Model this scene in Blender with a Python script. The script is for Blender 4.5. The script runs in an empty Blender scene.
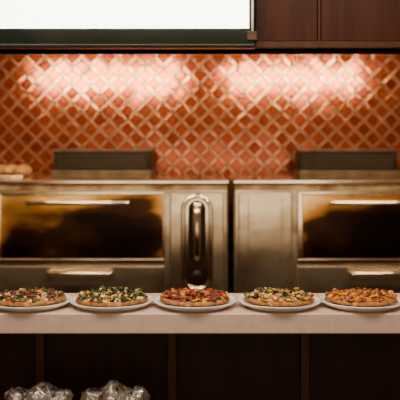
import bpy, bmesh, math, random
from mathutils import Vector, Matrix, noise
random.seed(7)
S=bpy.context.scene
F=750.0; ZC=1.612
def PX(px,d): return (px-200)*d/F
def PZ(py,d): return ZC+(150-py)*d/F

# ---------- materials ----------
def mat(name,col,rough=0.5,metal=0.0,noise_col=None,scale=8,stretch=(1,1,1),bump=0.0,coat=0.0,lo=0.4,hi=0.6,emit=None,es=0,spec=None,trans=0,detail=4,crough=None):
    m=bpy.data.materials.new(name); m.use_nodes=True
    nt=m.node_tree; b=nt.nodes['Principled BSDF']
    b.inputs['Base Color'].default_value=(*col,1); b.inputs['Roughness'].default_value=rough
    b.inputs['Metallic'].default_value=metal; b.inputs['Coat Weight'].default_value=coat
    b.inputs['Transmission Weight'].default_value=trans
    if crough is not None: b.inputs['Coat Roughness'].default_value=crough
    if spec is not None: b.inputs['Specular IOR Level'].default_value=spec
    if emit:
        b.inputs['Emission Color'].default_value=(*emit,1); b.inputs['Emission Strength'].default_value=es
    if noise_col or bump:
        tc=nt.nodes.new('ShaderNodeTexCoord'); mp=nt.nodes.new('ShaderNodeMapping')
        mp.inputs['Scale'].default_value=stretch
        nz=nt.nodes.new('ShaderNodeTexNoise'); nz.inputs['Scale'].default_value=scale; nz.inputs['Detail'].default_value=detail
        nt.links.new(tc.outputs['Object'],mp.inputs['Vector']); nt.links.new(mp.outputs['Vector'],nz.inputs['Vector'])
        if noise_col:
            cr=nt.nodes.new('ShaderNodeValToRGB')
            cr.color_ramp.elements[0].position=lo; cr.color_ramp.elements[1].position=hi
            cr.color_ramp.elements[0].color=(*col,1); cr.color_ramp.elements[1].color=(*noise_col,1)
            nt.links.new(nz.outputs['Fac'],cr.inputs['Fac']); nt.links.new(cr.outputs['Color'],b.inputs['Base Color'])
        if bump:
            bp=nt.nodes.new('ShaderNodeBump'); bp.inputs['Strength'].default_value=bump; bp.inputs['Distance'].default_value=0.01
            nt.links.new(nz.outputs['Fac'],bp.inputs['Height']); nt.links.new(bp.outputs['Normal'],b.inputs['Normal'])
    return m
M_wood=mat('dark_walnut',(0.019,0.0055,0.002),0.5,noise_col=(0.027,0.008,0.003),scale=5,stretch=(5,5,0.5),spec=.15)
M_wood2=mat('walnut_batten',(0.055,0.019,0.008),0.45,noise_col=(0.07,0.025,0.010),scale=6,stretch=(5,5,0.6),spec=.2)
M_woodH=mat('header_walnut',(0.034,0.008,0.003),0.45,noise_col=(0.05,0.012,0.004),scale=5,stretch=(5,5,0.5),spec=.15)
M_slab=mat('cream_laminate',(0.61,0.44,0.36),0.35,noise_col=(0.65,0.48,0.395),scale=30)
M_plaster=mat('warm_plaster',(0.22,0.12,0.07),0.8,noise_col=(0.26,0.15,0.09),scale=5)
M_ceil=mat('ceiling_paint',(0.3,0.22,0.16),0.9,noise_col=(0.34,0.25,0.18),scale=5)
M_floor=mat('quarry_floor',(0.08,0.04,0.025),0.5,noise_col=(0.12,0.06,0.04),scale=5)
M_tile=mat('copper_glazed_tile',(0.20,0.028,0.006),0.15,0.7,noise_col=(0.31,0.056,0.012),scale=9,lo=.35,hi=.65,coat=.3,crough=.07)
M_strip=mat('pale_strip_tile',(0.58,0.26,0.13),0.17,0.8,noise_col=(0.74,0.39,0.22),scale=14,coat=.3,crough=.07)
M_grout=mat('grout',(0.03,0.006,0.002),0.7,noise_col=(0.05,0.010,0.004),scale=20)
M_steel=mat('stainless_steel',(0.70,0.58,0.42),0.24,0.95,noise_col=(0.28,0.19,0.11),scale=3,stretch=(1,1,2),lo=.44,hi=.72)
M_steelb=mat('bright_steel',(0.90,0.80,0.64),0.15,1.0,noise_col=(0.76,0.65,0.48),scale=4)
M_black=mat('black_enamel',(0.006,0.004,0.003),0.5,noise_col=(0.010,0.007,0.005),scale=10,spec=.12)
M_vent=mat('vent_dark_steel',(0.05,0.035,0.024),0.4,.6,noise_col=(0.10,0.065,0.04),scale=6,spec=.2)
M_bezel=mat('monitor_bezel',(0.006,0.010,0.006),0.15,noise_col=(0.009,0.014,0.009),scale=10)
M_screen=mat('lit_screen',(0.8,0.85,0.78),0.3,emit=(0.95,1.0,0.82),es=8)
M_lamp=mat('lamp_diffuser',(1,0.9,0.8),0.4,emit=(1.0,0.77,0.46),es=58)
M_plate=mat('white_porcelain',(0.90,0.89,0.87),0.15,noise_col=(0.88,0.87,0.85),scale=10,coat=.4)

def stain_glow_mat():  # brown-gold stain noise, plus golden glow painted in toward top and side edges
    m=bpy.data.materials.new('stain_glow_door'); m.use_nodes=True
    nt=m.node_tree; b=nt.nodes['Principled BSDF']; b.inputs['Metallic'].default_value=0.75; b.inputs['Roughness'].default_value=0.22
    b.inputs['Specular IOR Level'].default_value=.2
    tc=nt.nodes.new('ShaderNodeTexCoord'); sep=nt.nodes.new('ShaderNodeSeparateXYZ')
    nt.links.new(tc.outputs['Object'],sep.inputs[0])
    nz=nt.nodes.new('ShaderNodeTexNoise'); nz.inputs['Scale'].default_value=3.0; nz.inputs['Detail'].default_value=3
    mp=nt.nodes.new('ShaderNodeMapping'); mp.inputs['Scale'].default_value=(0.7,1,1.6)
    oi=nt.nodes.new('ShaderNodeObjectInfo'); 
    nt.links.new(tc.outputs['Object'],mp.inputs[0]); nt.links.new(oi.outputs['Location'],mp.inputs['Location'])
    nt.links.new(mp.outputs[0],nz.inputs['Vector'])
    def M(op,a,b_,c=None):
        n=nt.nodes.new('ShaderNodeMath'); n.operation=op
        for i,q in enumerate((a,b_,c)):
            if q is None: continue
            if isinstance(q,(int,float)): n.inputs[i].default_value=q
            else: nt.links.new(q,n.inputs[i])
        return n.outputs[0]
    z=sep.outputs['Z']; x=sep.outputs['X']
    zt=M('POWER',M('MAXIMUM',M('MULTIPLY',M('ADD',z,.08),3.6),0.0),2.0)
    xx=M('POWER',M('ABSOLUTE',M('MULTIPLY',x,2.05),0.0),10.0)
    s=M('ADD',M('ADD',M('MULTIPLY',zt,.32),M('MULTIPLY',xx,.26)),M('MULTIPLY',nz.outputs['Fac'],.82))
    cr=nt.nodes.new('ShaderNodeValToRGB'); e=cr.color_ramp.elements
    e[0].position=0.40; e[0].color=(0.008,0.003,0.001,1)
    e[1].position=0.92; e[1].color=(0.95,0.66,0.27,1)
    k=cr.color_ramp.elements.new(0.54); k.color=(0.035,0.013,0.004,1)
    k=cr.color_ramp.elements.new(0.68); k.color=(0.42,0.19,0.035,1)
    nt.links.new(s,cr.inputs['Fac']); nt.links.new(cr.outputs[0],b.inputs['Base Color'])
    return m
M_stain_glow=stain_glow_mat()

# ---------- mesh helpers ----------
def link(ob,parent=None):
    S.collection.objects.link(ob)
    if parent: 
        ob.parent=parent
    return ob
def empty(name,loc=(0,0,0)):
    e=bpy.data.objects.new(name,None); e.location=loc; e.empty_display_size=.05; S.collection.objects.link(e); return e
def box(name,x0,x1,y0,y1,z0,z1,m,parent=None,bev=0.0):
    bm=bmesh.new(); bmesh.ops.create_cube(bm,size=1)
    c=Vector(((x0+x1)/2,(y0+y1)/2,(z0+z1)/2)); sx,sy,sz=abs(x1-x0),abs(y1-y0),abs(z1-z0)
    for v in bm.verts: v.co=Vector((v.co.x*sx,v.co.y*sy,v.co.z*sz))
    if bev: bmesh.ops.bevel(bm,geom=bm.edges[:],offset=bev,segments=3,affect='EDGES',profile=0.5)
    me=bpy.data.meshes.new(name); bm.to_mesh(me); bm.free(); me.materials.append(m)
    ob=bpy.data.objects.new(name,me); link(ob,parent)
    ob.location=c-(parent.location if parent else Vector())
    return ob
def tube(name,pts,r,m,parent=None,cyclic=False):
    cu=bpy.data.curves.new(name,'CURVE'); cu.dimensions='3D'; cu.bevel_depth=r; cu.bevel_resolution=5; cu.use_fill_caps=True
    sp=cu.splines.new('POLY'); sp.points.add(len(pts)-1); sp.use_cyclic_u=cyclic
    for p,q in zip(sp.points,pts): p.co=(*q,1)
    ob=bpy.data.objects.new(name,cu)
    dg=bpy.context.evaluated_depsgraph_get()
    S.collection.objects.link(ob); dg.update()
    me=bpy.data.meshes.new_from_object(ob.evaluated_get(bpy.context.evaluated_depsgraph_get()))
    bpy.data.objects.remove(ob); bpy.data.curves.remove(cu)
    me.materials.clear(); me.materials.append(m)
    for p in me.polygons: p.use_smooth=True
    o=bpy.data.objects.new(name,me); link(o,parent)
    if parent: o.location=-parent.location
    return o
class Acc:
    def __init__(s): s.v=[];s.f=[];s.m=[]
    def add(s,vs,fs,mi):
        n=len(s.v); s.v+= [tuple(a) for a in vs]; s.f+=[tuple(i+n for i in f) for f in fs]; s.m+=[mi]*len(fs)
    def obj(s,name,mats,parent=None,smooth=True,loc=(0,0,0)):
        me=bpy.data.meshes.new(name); me.from_pydata(s.v,[],s.f); 
        for m in mats: me.materials.append(m)
        me.polygons.foreach_set('material_index',s.m)
        me.polygons.foreach_set('use_smooth',[smooth]*len(s.f)); me.update()
        ob=bpy.data.objects.new(name,me); link(ob,parent); ob.location=loc; return ob
def ico(sub):
    bm=bmesh.new(); bmesh.ops.create_icosphere(bm,subdivisions=sub,radius=1)
    r=([v.co.copy() for v in bm.verts],[tuple(v.index for v in f.verts) for f in bm.faces]); bm.free(); return r
ICO={i:ico(i) for i in (1,2,3,5)}
def lathe(prof,n=64):
    vs=[];fs=[]
    for i in range(n):
        a=2*math.pi*i/n
        for r,z in prof: vs.append((r*math.cos(a),r*math.sin(a),z))
    k=len(prof)
    for i in range(n):
        j=(i+1)%n
        for q in range(k-1): fs.append((i*k+q,j*k+q,j*k+q+1,i*k+q+1))
    return vs,fs

# ---------- room ----------
XW=2.7; DB=5.6
box('floor',-XW,XW,-1.6,DB+.1,-.1,0,M_floor)
box('ceiling',-XW,XW,-1.6,DB+.1,2.9,3.0,M_ceil)
box('wall_left',-XW-.1,-XW,-1.6,DB+.1,0,2.9,M_plaster)
box('wall_right',XW,XW+.1,-1.6,DB+.1,0,2.9,M_plaster)
T=Acc()
Y=DB
T.add([(-XW,Y,0),(XW,Y,0),(XW,Y,2.9),(-XW,Y,2.9),(-XW,Y+.1,0),(XW,Y+.1,0),(XW,Y+.1,2.9),(-XW,Y+.1,2.9)],
      [(0,1,2,3),(5,4,7,6),(4,0,3,7),(1,5,6,2),(3,2,6,7),(4,5,1,0)],2)
side=0.096; st=0.0175
def rect_tile(cu,cv,hu,hv,depth,mi,tilt,bv):
    tx=random.gauss(0,tilt); tz=random.gauss(0,tilt)
    def P(u,v,y,dy):
        du,dv=u-cu,v-cv
        return ((u-v)*.70711,y+dy*(du*tx+dv*tz),(u+v)*.70711)
    vs=[P(cu+a*hu,cv+b*hv,Y,0) for a,b in((-1,-1),(1,-1),(1,1),(-1,1))]
    vs+=[P(cu+a*(hu-bv),cv+b*(hv-bv),Y-depth,1) for a,b in((-1,-1),(1,-1),(1,1),(-1,1))]
    xs=[q[0] for q in vs]; zs=[q[2] for q in vs]
    if min(xs)<-XW+.01 or max(xs)>XW-.01 or min(zs)<.7 or max(zs)>2.89: return
    T.add(vs,[(4,5,6,7),(0,1,5,4),(1,2,6,5),(2,3,7,6),(3,0,4,7)],mi)
g=.0025
N=55
for i in range(-N,N):
    for j in range(-N,N):
        u,v=i*side,j*side
        X=(u-v)*.7071; Z=(u+v)*.7071
        if abs(X)>XW or Z<.6 or Z>3: continue
        h=(side-st)/2
        rect_tile(u,v,h-g,h-g,.007,0,.009,.004)
        rect_tile(u+side/2,v,st/2-g*.3,h-g,.010,1,.012,.003)
        rect_tile(u,v+side/2,h-g,st/2-g*.3,.010,1,.012,.003)
        rect_tile(u+side/2,v+side/2,st/2-g*.3,st/2-g*.3,.010,1,.012,.003)
T.obj('wall_back',[M_tile,M_strip,M_grout],smooth=False)

# header (bulkhead) above pass
hz=PZ(48,3.3)
H=empty('wall_header',(0,3.4,hz))
box('header_core',-XW,XW,3.32,3.5,hz,2.9,M_woodH,H)
seams=[PX(318,3.3)-.8*k for k in (4,3,2,1,0)]+[PX(318,3.3)+.8*k for k in (1,2)]
for k in range(len(seams)-1):
    box('plank_%d'%k,max(-XW,seams[k]+.014),min(XW,seams[k+1]-.004),3.30,3.32,hz+.03,2.9,M_woodH,H,.003)
    box('seam_strip_%d'%k,seams[k]+.0,seams[k]+.010,3.295,3.32,hz+.03,2.9,M_wood2,H,.002)
box('bottom_rail',-XW,XW,3.29,3.52,hz-.0,hz+.028,M_wood2,H,.003)

# monitor
mx1=PX(257,3.2); mz0=PZ(47,3.2)
TV=empty('menu_monitor',(mx1-.72,3.22,mz0+.4))
box('housing',mx1-1.46,mx1,3.21,3.285,mz0,mz0+.83,M_bezel,TV,.012)
box('screen',mx1-1.43,PX(249,3.2),3.205,3.212,PZ(28,3.2),mz0+.79,M_screen,TV)
box('frame_edge',PX(251.5,3.2),PX(253.5,3.2),3.2,3.212,PZ(36,3.2),mz0+.8,M_steelb,TV,.001)
box('lower_trim',mx1-1.45,mx1-.01,3.2,3.212,mz0+.006,mz0+.012,mat('green_trim',(0.02,0.04,0.02),.2),TV,.001)
box('corner_clip',PX(247,3.2),PX(257,3.2),3.196,3.212,PZ(40,3.2),PZ(31,3.2),M_vent,TV,.003)
box('wall_mount',mx1-.9,mx1-.6,3.28,3.30,mz0+.2,mz0+.6,M_black,TV)

# kitchen linear lamps hung behind header
for a,b in ((38,182),(225,362)):
    dl=7.6
    x0=PX(a,dl); x1=PX(b,dl); z0=1.612+.081*dl; z1=1.612+.109*dl
    L=empty('linear_ceiling_lamp',((x0+x1)/2,3.55,z1))
    box('lamp_housing',x0-.02,x1+.02,3.50,3.57,z0-.02,z1+.02,M_steelb,L,.005)
    box('diffuser',x0,x1,3.57,3.60,z0,z1,M_lamp,L,.01)

# ---------- serving counter ----------
C=empty('serving_counter',(0,3.0,0))
DF=2.805
zb=PZ(334,DF)
box('counter_slab',-XW,XW,DF,3.21,zb,1.0,M_slab,C,.005)
box('counter_core',-XW,XW,2.97,3.17,0,zb,M_wood,C)
bx=[PX(p,2.95) for p in (40,172,305)]
st_=bx[1]-bx[0]
allb=[bx[0]-st_*k for k in (4,3,2,1)]+bx+[bx[2]+st_*k for k in (1,2,3)]
for k,x in enumerate(allb):
    if abs(x)<XW-.05: box('batten_%d'%k,x-.017,x+.017,2.945,2.97,0,zb,M_wood2,C,.003)
box('slab_rail',-XW,XW,2.95,2.97,zb-.03,zb-.001,M_wood,C,.002)  # plain rail beneath the slab, same wood as the core

# ---------- ovens ----------
DO=4.4
def capsule_pts(cx,y,za,zb_,r,sx=1.0,n=16):
    pts=[]
    for k in range(n+1): a=math.pi*k/n; pts.append((cx+r*math.cos(a)*sx,y,zb_-r+r*math.sin(a)))
    for k in range(n+1): a=math.pi+math.pi*k/n; pts.append((cx+r*math.cos(a)*sx,y,za+r+r*math.sin(a)))
    return pts
M_scorch=mat('scorched_trim',(0.14,0.07,0.025),.4,.6,noise_col=(0.45,.32,.18),scale=5)
def oven(dx):
    X=lambda p: PX(p,DO)+dx
    Z=lambda p: PZ(p,DO)
    O=empty('pizza_oven',(X(81),DO+.5,0))
    top=Z(180)
    box('body',X(-66),X(228),DO,DO+1.06,.62,top-.02,M_steel,O,.012)
    box('top_panel',X(-67),X(229),DO-.03,DO+1.07,top-.022,top,M_steelb,O,.006)
    box('fascia_strip',X(-65),X(227),DO-.015,DO,top-.058,top-.026,M_scorch,O,.004)
    x0,x1=X(-3),X(165)
    z0,z1=Z(263),Z(191)
    box('door_frame_top',x0,x1,DO-.035,DO,z1-.02,z1,M_steelb,O,.006)
    box('door_frame_bottom',x0,x1,DO-.035,DO,z0,z0+.03,M_steelb,O,.006)
    box('door_frame_left',x0,x0+.03,DO-.034,DO,z0+.01,z1-.01,M_steelb,O,.006)
    box('door_frame_right',x1-.014,x1,DO-.034,DO,z0+.01,z1-.01,M_steelb,O,.006)
    box('door_pane',x0+.026,x1-.012,DO-.022,DO,z0+.026,z1-.016,M_stain_glow,O,.002)
    zh=Z(202)
    hx0,hx1=X(30),X(130)
    tube('door_handle',[(hx0,DO-.02,zh),(hx0,DO-.075,zh),(hx0+.012,DO-.085,zh),(hx1-.012,DO-.085,zh),(hx1,DO-.075,zh),(hx1,DO-.02,zh)],.013,M_steelb,O)
    box('lower_panel',x0,x1,DO-.03,DO,Z(305),Z(265),M_steel,O,.008)
    zh=Z(271.5); hx0,hx1=X(50),X(112)
    tube('lower_handle',[(hx0,DO-.02,zh),(hx0,DO-.07,zh),(hx0+.012,DO-.08,zh),(hx1-.012,DO-.08,zh),(hx1,DO-.07,zh),(hx1,DO-.02,zh)],.012,M_steelb,O)
    box('side_panel_frame',X(-62),X(-8),DO-.014,DO,Z(300),Z(192),M_steel,O,.008)
    box('side_panel_plate',X(-52),X(-18),DO-.02,DO-.012,Z(296),Z(197),M_steel,O,.004)
    box('control_panel',X(170),X(224),DO-.014,DO,Z(300),Z(192),M_steel,O,.008)
    cx=X(197)
    def plate_(name,pts,ya,yb,mt):
        A=Acc(); n=len(pts)
        A.add([(p[0],ya,p[2]) for p in pts]+[(p[0],yb,p[2]) for p in pts],[tuple(range(n))]+[(i,(i+1)%n,(i+1)%n+n,i+n) for i in range(n)],0)
        o=A.obj(name,[mt],O,False); o.location=-O.location
    pts=capsule_pts(cx,DO-.028,Z(289),Z(196),.080)
    tube('oval_bezel',pts,.015,M_steelb,O,True)
    plate_('oval_plate',capsule_pts(cx,0,Z(289),Z(196),.078),DO-.020,DO-.01,M_steelb)
    plate_('recess',capsule_pts(cx,0,Z(264),Z(200),.052),DO-.024,DO-.018,M_black)
    tube('pull_handle',[(cx,DO-.02,Z(258)),(cx,DO-.055,Z(256)),(cx,DO-.062,Z(252)),(cx,DO-.062,Z(213)),(cx,DO-.055,Z(209)),(cx,DO-.02,Z(207))],.022,M_steelb,O)
    for zz,rr,mm in ((Z(275),.024,M_black),(Z(207),.032,M_steelb)):
        vs,fs=lathe([(0.0001,.03),(rr*.8,.03),(rr,.022),(rr,0)],28)
        A=Acc(); A.add([(cx+v[0],DO-.02-v[2],zz+v[1]) for v in vs],fs,0)
        o=A.obj('button',[mm],O,True); o.location=-O.location
    vx0=PX(53,5.15)+dx-(.06 if dx else 0); vx1=PX(151,5.15)+dx-(.06 if dx else 0)
    vz1=PZ(150,5.15)
    box('vent_box',vx0,vx1,5.17,5.42,top,vz1,M_black,O,.01)
    box('vent_cap',vx0-.01,vx1+.01,5.15,5.43,vz1-.008,vz1+.004,M_vent,O,.004)
    box('vent_base',vx0-.01,vx1+.01,5.13,5.43,top,top+.035,M_vent,O,.006)
    for k in range(4):
        box('vent_louver_%d'%k,vx0+.03,vx1-.03,5.155,5.172,top+.055+k*.026,top+.058+k*.026,M_vent,O,.001)
    box('stand_shelf',X(-60),X(222),DO+.06,DO+1.0,.30,.33,M_steel,O,.005)
    for xx in (X(-58),X(212)):
        for yy in (DO+.05,DO+.95):
            box('leg',xx,xx+.06,yy,yy+.06,0,.63,M_steel,O,.005)
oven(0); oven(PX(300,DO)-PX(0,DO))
tr=empty('bread_tray',(PX(8,4.9),4.9,1.436))
box('tray_base',PX(-30,4.9),PX(28,4.9),4.75,5.1,1.4365,1.455,M_steel,tr,.006)
A=Acc()
for k in range(5):
    V,Fc=ICO[3]
    cx=PX(-22+k*11,4.9)
    A.add([(cx+v.x*.05,4.92+v.y*.13,1.48+v.z*.035) for v in V],Fc,0)
o=A.obj('flatbreads',[mat('bread',(0.30,.13,.04),.7,noise_col=(.42,.21,.08),scale=20)],tr); o.location=-tr.location

# ---------- plates & pizzas ----------
M_crust=mat('crust',(0.26,0.085,0.016),.65,noise_col=(0.48,0.21,0.055),scale=45,bump=.4)
def cheese(n,a,b,sc=55): return mat(n,a,.3,noise_col=b,scale=sc,bump=.6,lo=.42,hi=.58,coat=.15)
TM={
'pep':mat('pepperoni',(0.17,0.010,0.003),.3,noise_col=(0.30,0.022,0.005),scale=120,coat=.2),
'olive':mat('black_olive',(0.007,0.004,0.004),.25,noise_col=(0.015,0.009,0.009),scale=50),
'spin':mat('spinach',(0.006,0.024,0.003),.4,noise_col=(0.016,0.055,0.006),scale=60),
'gpep':mat('green_pepper',(0.10,0.15,0.012),.3,noise_col=(0.16,0.23,0.025),scale=60),
'rpep':mat('tomato',(0.38,0.022,0.005),.3,noise_col=(0.50,0.05,0.010),scale=60),
'feta':mat('feta',(0.87,0.66,0.32),.5,noise_col=(0.92,0.78,0.48),scale=60),
'saus':mat('sausage',(0.08,0.023,0.007),.5,noise_col=(0.17,0.05,0.015),scale=90,bump=.4),
'mush':mat('mushroom',(0.38,0.2,0.08),.5,noise_col=(0.52,0.3,0.13),scale=70),
'bbq':mat('glazed_chicken',(0.36,0.08,0.006),.28,noise_col=(0.56,0.18,0.016),scale=70,coat=.3),
'burn':mat('browned_cheese',(0.62,0.25,0.02),.35,noise_col=(0.80,0.44,0.06),scale=70),
}
TK=list(TM.keys())
DP=2.95
def pizza(px,cols,mix,count,seed):
    rnd=random.Random(seed)
    cx,cy=PX(px,DP),DP
    prof=[(0.0001,.007),(.085,.007),(.108,.0085),(.128,.0155),(.150,.0225),(.1605,.0262),(.1635,.0262),(.1640,.0238),(.1625,.0205),(.150,.0125),(.132,.0035),(.126,.001),(.122,0),(.114,0),(.109,.002),(.0001,.002)]
    vs,fs=lathe(prof,96); A=Acc(); A.add(vs,fs,0)
    A.obj('dinner_plate',[M_plate],None,True,(cx,cy,1.0))
    R=.139+rnd.uniform(-.002,.003)
    A=Acc(); nr,na=26,120; vs=[];fs=[];
    off=Vector((seed*3.1,0,0))
    def hh(r,a,Rl):
        t=r/Rl; x=r*math.cos(a); y=r*math.sin(a)
        n=noise.noise(Vector((x*40,y*40,0))+off)*.004+noise.noise(Vector((x*110,y*110,5))+off)*.002
        dome=.028-.003*t
        if t>.86:
            u=(t-.86)/.14
            return .023+ .011*math.sin(math.pi*min(1,u*.95+.05))**.7*(1+.3*noise.noise(Vector((math.cos(a)*5,math.sin(a)*5,2))+off)) -.006*u + n*.5
        return dome+n
    def RL(a): return R*(1+.018*noise.noise(Vector((math.cos(a)*2,math.sin(a)*2,9))+off)+.008*noise.noise(Vector((math.cos(a)*8,math.sin(a)*8,4))+off))
    rows=[i/nr for i in range(1,nr+1)]
    vs.append((0,0,.028))
    for t in rows:
        for k in range(na):
            a=2*math.pi*k/na; Rl=RL(a); vs.append((t*Rl*math.cos(a),t*Rl*math.sin(a),hh(t*Rl,a,Rl)))
    mi=[]
    for k in range(na): fs.append((0,1+k,1+(k+1)%na)); mi.append(1)
    for i in range(nr-1):
        for k in range(na):
            k2=(k+1)%na
            fs.append((1+i*na+k,1+(i+1)*na+k,1+(i+1)*na+k2,1+i*na+k2))
            mi.append(1 if rows[i]<.87+.02*math.sin(k*.7+seed) else 0)
    base=len(vs)
    for s,zz in ((.995,.0175),(.92,.0135),(.72,.0005)):
        for k in range(na):
            a=2*math.pi*k/na; Rl=RL(a); vs.append((s*Rl*math.cos(a),s*Rl*math.sin(a),zz))
    prev=1+(nr-1)*na
    for q in range(3):
        cur=base+q*na
        for k in range(na):
            k2=(k+1)%na; fs.append((prev+k,cur+k,cur+k2,prev+k2)); mi.append(0)
        prev=cur
    fs.append(tuple(prev+k for k in range(na))); mi.append(0)
    A.v=vs; A.f=fs; A.m=mi
    keys=list(mix.keys()); w=list(mix.values())
    def surf(x,y):
        r=math.hypot(x,y); return hh(r,math.atan2(y,x),R)
    for c in range(count):
        k=rnd.choices(keys,w)[0]; m=2+TK.index(k)
        r=R*.94*math.sqrt(rnd.random()); a=rnd.uniform(0,2*math.pi)
        x,y=r*math.cos(a),r*math.sin(a); z=surf(x,y)+rnd.choice((0,0,.004,.007))*(1-(r/R)**2)
        rot=Matrix.Rotation(rnd.uniform(0,6.28),3,'Z')@Matrix.Rotation(rnd.uniform(-.45,.45),3,'X')@Matrix.Rotation(rnd.uniform(-.45,.45),3,'Y')
        P=Vector((x,y,z))
        if k=='pep':
            if r>R*.82: P*=.85; P.z=z
            rr=rnd.uniform(.012,.017)
            vv,ff=lathe([(.0001,.0022),(rr*.6,.0024),(rr*.9,.005),(rr,.0055),(rr*1.02,.004),(rr*.9,.0)],22)
            A.add([P+rot@Vector((v[0],v[1],.002+v[2]*(1+.3*math.sin(3*math.atan2(v[1],v[0]))))) for v in vv],ff,m)
        elif k=='olive' or (k=='gpep' and rnd.random()<.4):
            R1=rnd.uniform(.0055,.0075); r2=.0024
            vv=[];ff=[]
            for i in range(14):
                for j in range(6):
                    t=2*math.pi*i/14;p=2*math.pi*j/6
                    vv.append(P+Vector((0,0,.004))+rot@Vector(((R1+r2*math.cos(p))*math.cos(t),(R1+r2*math.cos(p))*math.sin(t),r2*1.3*math.sin(p))))
                    ff.append((i*6+j,((i+1)%14)*6+j,((i+1)%14)*6+(j+1)%6,i*6+(j+1)%6))
            A.add(vv,ff,m)
        elif k in('spin',):
            L=rnd.uniform(.010,.021); W=L*rnd.uniform(.4,.65); vv=[];ff=[]
            ph=rnd.uniform(0,6)
            for i in range(7):
                for j in range(5):
                    u=i/6*2-1; v=j/4*2-1
                    ww=W*math.sqrt(max(0.02,1-u*u))
                    vv.append(P+Vector((0,0,.007))+rot@Vector((u*L,v*ww,.004*math.sin(u*4+ph)+.003*math.cos(v*3.5+u*2+ph))))
            for i in range(6):
                for j in range(4): ff.append((i*5+j,(i+1)*5+j,(i+1)*5+j+1,i*5+j+1))
            A.add(vv,ff,m)
        elif k in('rpep','gpep'):
            L=rnd.uniform(.007,.015); cv=rnd.uniform(.3,1.2); vv=[];ff=[]
            for i in range(7):
                t=(i/6-.5)*2*cv; c0=Vector((L/cv*math.sin(t),L/cv*(1-math.cos(t)),0))
                for j in range(5):
                    p=2*math.pi*j/5; rr=.0028*(1 if 0<i<6 else .5)
                    vv.append(P+Vector((0,0,.004))+rot@(c0+Vector((0,rr*math.cos(p),rr*math.sin(p)*1.2))))
            for i in range(6):
                for j in range(5): ff.append((i*5+j,(i+1)*5+j,(i+1)*5+(j+1)%5,i*5+(j+1)%5))
            A.add(vv,ff,m)
        else:
            V,Fc=ICO[2]
            s=rnd.uniform(.006,.0115)
            if k=='feta': s*=.75
            if k=='burn': s*=1.2
            sx,sy,sz=rnd.uniform(.8,1.4),rnd.uniform(.6,1.1),rnd.uniform(.5,.85)
            if k=='burn': sz*=.5
            o2=Vector((c*1.7,seed,0))
            A.add([P+Vector((0,0,s*.35))+rot@Vector((v.x*sx,v.y*sy,v.z*sz))*s*(1+.35*noise.noise(v*1.6+o2)) for v in V],Fc,m)
    ob=A.obj('pizza',[M_crust,cheese('cheese_%d'%seed,*cols)]+[TM[k] for k in TK],None,True,(cx,cy,1.0085))
red=(0.34,0.035,0.006); yel=(0.74,0.42,0.08); ora=(0.45,0.12,0.015); dk=(0.18,0.024,0.005)
pizza(31,(ora,yel),{'olive':4,'saus':3,'gpep':2,'feta':3,'rpep':2.0,'mush':1.5,'spin':1.5,'burn':1.5},310,1)
pizza(112,((0.55,.28,.04),(.85,.62,.2)),{'spin':6,'feta':4,'olive':.8,'burn':3.5,'mush':1},280,2)
pizza(195,(dk,red),{'pep':2.5,'saus':5,'rpep':1.0,'burn':2.2,'olive':1.6,'bbq':3},250,3)
pizza(279,(ora,yel),{'gpep':2.4,'feta':3,'mush':2,'rpep':1.0,'spin':2,'saus':2.4,'burn':3.5},310,4)
pizza(361,((0.32,0.07,0.008),(0.5,0.18,0.02)),{'bbq':6,'burn':2,'saus':4,'rpep':.6},270,5)

# ---------- low table with bagged cups ----------
TB=empty('low_side_table',(PX(75,2.5),2.5,0))
tx0,tx1=PX(-60,2.6),PX(190,2.6)
box('table_top',tx0,tx1,2.25,2.82,.58,.61,M_wood2,TB,.005)
for xx in (tx0+.03,tx1-.08):
    for yy in (2.29,2.73): box('table_leg',xx,xx+.05,yy,yy+.05,0,.58,M_wood,TB,.004)
def film_mat():
    m=bpy.data.materials.new('clear_plastic_film'); m.use_nodes=True; nt=m.node_tree
    gl=nt.nodes.new('ShaderNodeBsdfGlossy'); gl.inputs['Roughness'].default_value=.12; gl.inputs['Color'].default_value=(1,.95,.9,1)
    tr=nt.nodes.new('ShaderNodeBsdfTransparent'); tr.inputs['Color'].default_value=(.93,.91,.9,1)
    mx=nt.nodes.new('ShaderNodeMixShader')
    lw=nt.nodes.new('ShaderNodeLayerWeight'); lw.inputs['Blend'].default_value=.5
    nt.links.new(lw.outputs['Fresnel'],mx.inputs[0])
    nt.links.new(tr.outputs[0],mx.inputs[1]); nt.links.new(gl.outputs[0],mx.inputs[2])
    nt.links.new(mx.outputs[0],nt.nodes['Material Output'].inputs['Surface'])
    return m
M_film=film_mat(); M_cup=mat('frosted_cup',(.6,.52,.48),.2,noise_col=(.7,.62,.58),scale=20,trans=.5)
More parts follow.
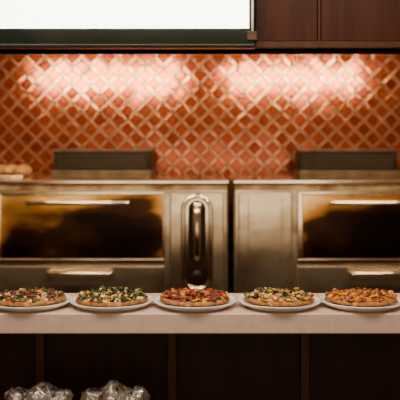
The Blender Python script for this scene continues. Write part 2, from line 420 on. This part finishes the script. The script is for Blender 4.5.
def bag(px,d,topy,w,seed):
    cx=PX(px,d); zt=PZ(topy,d); h=zt-.61
    E=empty('bagged_plastic_cups',(cx,d,.61))
    A=Acc()
    n=4
    for k in range(n):
        ox=(k-(n-1)/2)*w*.48; oy=(k%2)*.03
        for s in range(3):
            hc=h*.68; zo=s*h*.10
            vs,fs=lathe([(.0001,hc),(w*.17,hc),(w*.18,hc*.97),(w*.225,0.0),(w*.24,0.0)],24)
            A.add([(v[0]+ox,v[1]+oy,v[2]+zo+.004) for v in vs],fs,0)
    A.obj('cups',[M_cup],E)
    A=Acc(); V,Fc=ICO[5]; o2=Vector((seed*5.3,0,0))
    vs=[]
    for v in V:
        n1=abs(noise.noise(v*4+o2)); n2=abs(noise.noise(v*9+o2)); n3=abs(noise.noise(v*16+o2))
        s=1+.15*(n1-.2)+.3*(.2-n2)+.15*(.2-n3)
        zz=math.copysign(abs(v.z)**.6,v.z); rr=math.sqrt(max(0,1-abs(v.z)**3.5))/max(.05,math.sqrt(1-min(.9975,v.z*v.z)))
        x_=v.x*min(rr,1.6); y_=v.y*min(rr,1.6)
        z=(zz*.5+.5)*h*(1+.35*(s-1)+.07*math.sin(v.x*9+seed)*max(0,zz))
        vs.append((x_*w*1.12*s,y_*.10*s,max(.001,z)))
    A.add(vs,Fc,0); A.obj('film_bag',[M_film],E,True)
bag(38,2.56,389,.105,1); bag(115,2.56,388,.105,2)

# ---------- lights ----------
def area(name,loc,rot,sx,sy,pw,col):
    l=bpy.data.lights.new(name,'AREA'); l.shape='RECTANGLE'; l.size=sx; l.size_y=sy; l.energy=pw; l.color=col
    o=bpy.data.objects.new(name,l); o.location=loc; o.rotation_euler=rot; S.collection.objects.link(o); return o
area('dining_ceiling_light',(0,2.1,2.85),(math.radians(12),0,0),2.6,.4,66,(1,.83,.66))
area('dining_ceiling_light.001',(0,.2,2.85),(math.radians(35),0,0),3.0,.5,16,(1,.78,.58))
# added warm fill behind the camera, brightens oven steel and plates
area('front_fill_light',(0,-1.5,1.1),(math.radians(90),0,0),3.6,1.2,34,(1,.79,.54))
w=bpy.data.worlds.new('world'); S.world=w; w.use_nodes=True
w.node_tree.nodes['Background'].inputs[0].default_value=(1,.66,.38,1); w.node_tree.nodes['Background'].inputs[1].default_value=.10

cam=bpy.data.cameras.new('camera'); co=bpy.data.objects.new('camera',cam); S.collection.objects.link(co)
co.location=(0,0,ZC); co.rotation_euler=(math.radians(90),0,0)
cam.sensor_width=36; cam.lens=67.5; cam.shift_y=-.125
cam.dof.use_dof=True; cam.dof.focus_distance=2.88; cam.dof.aperture_fstop=2.0
S.camera=co
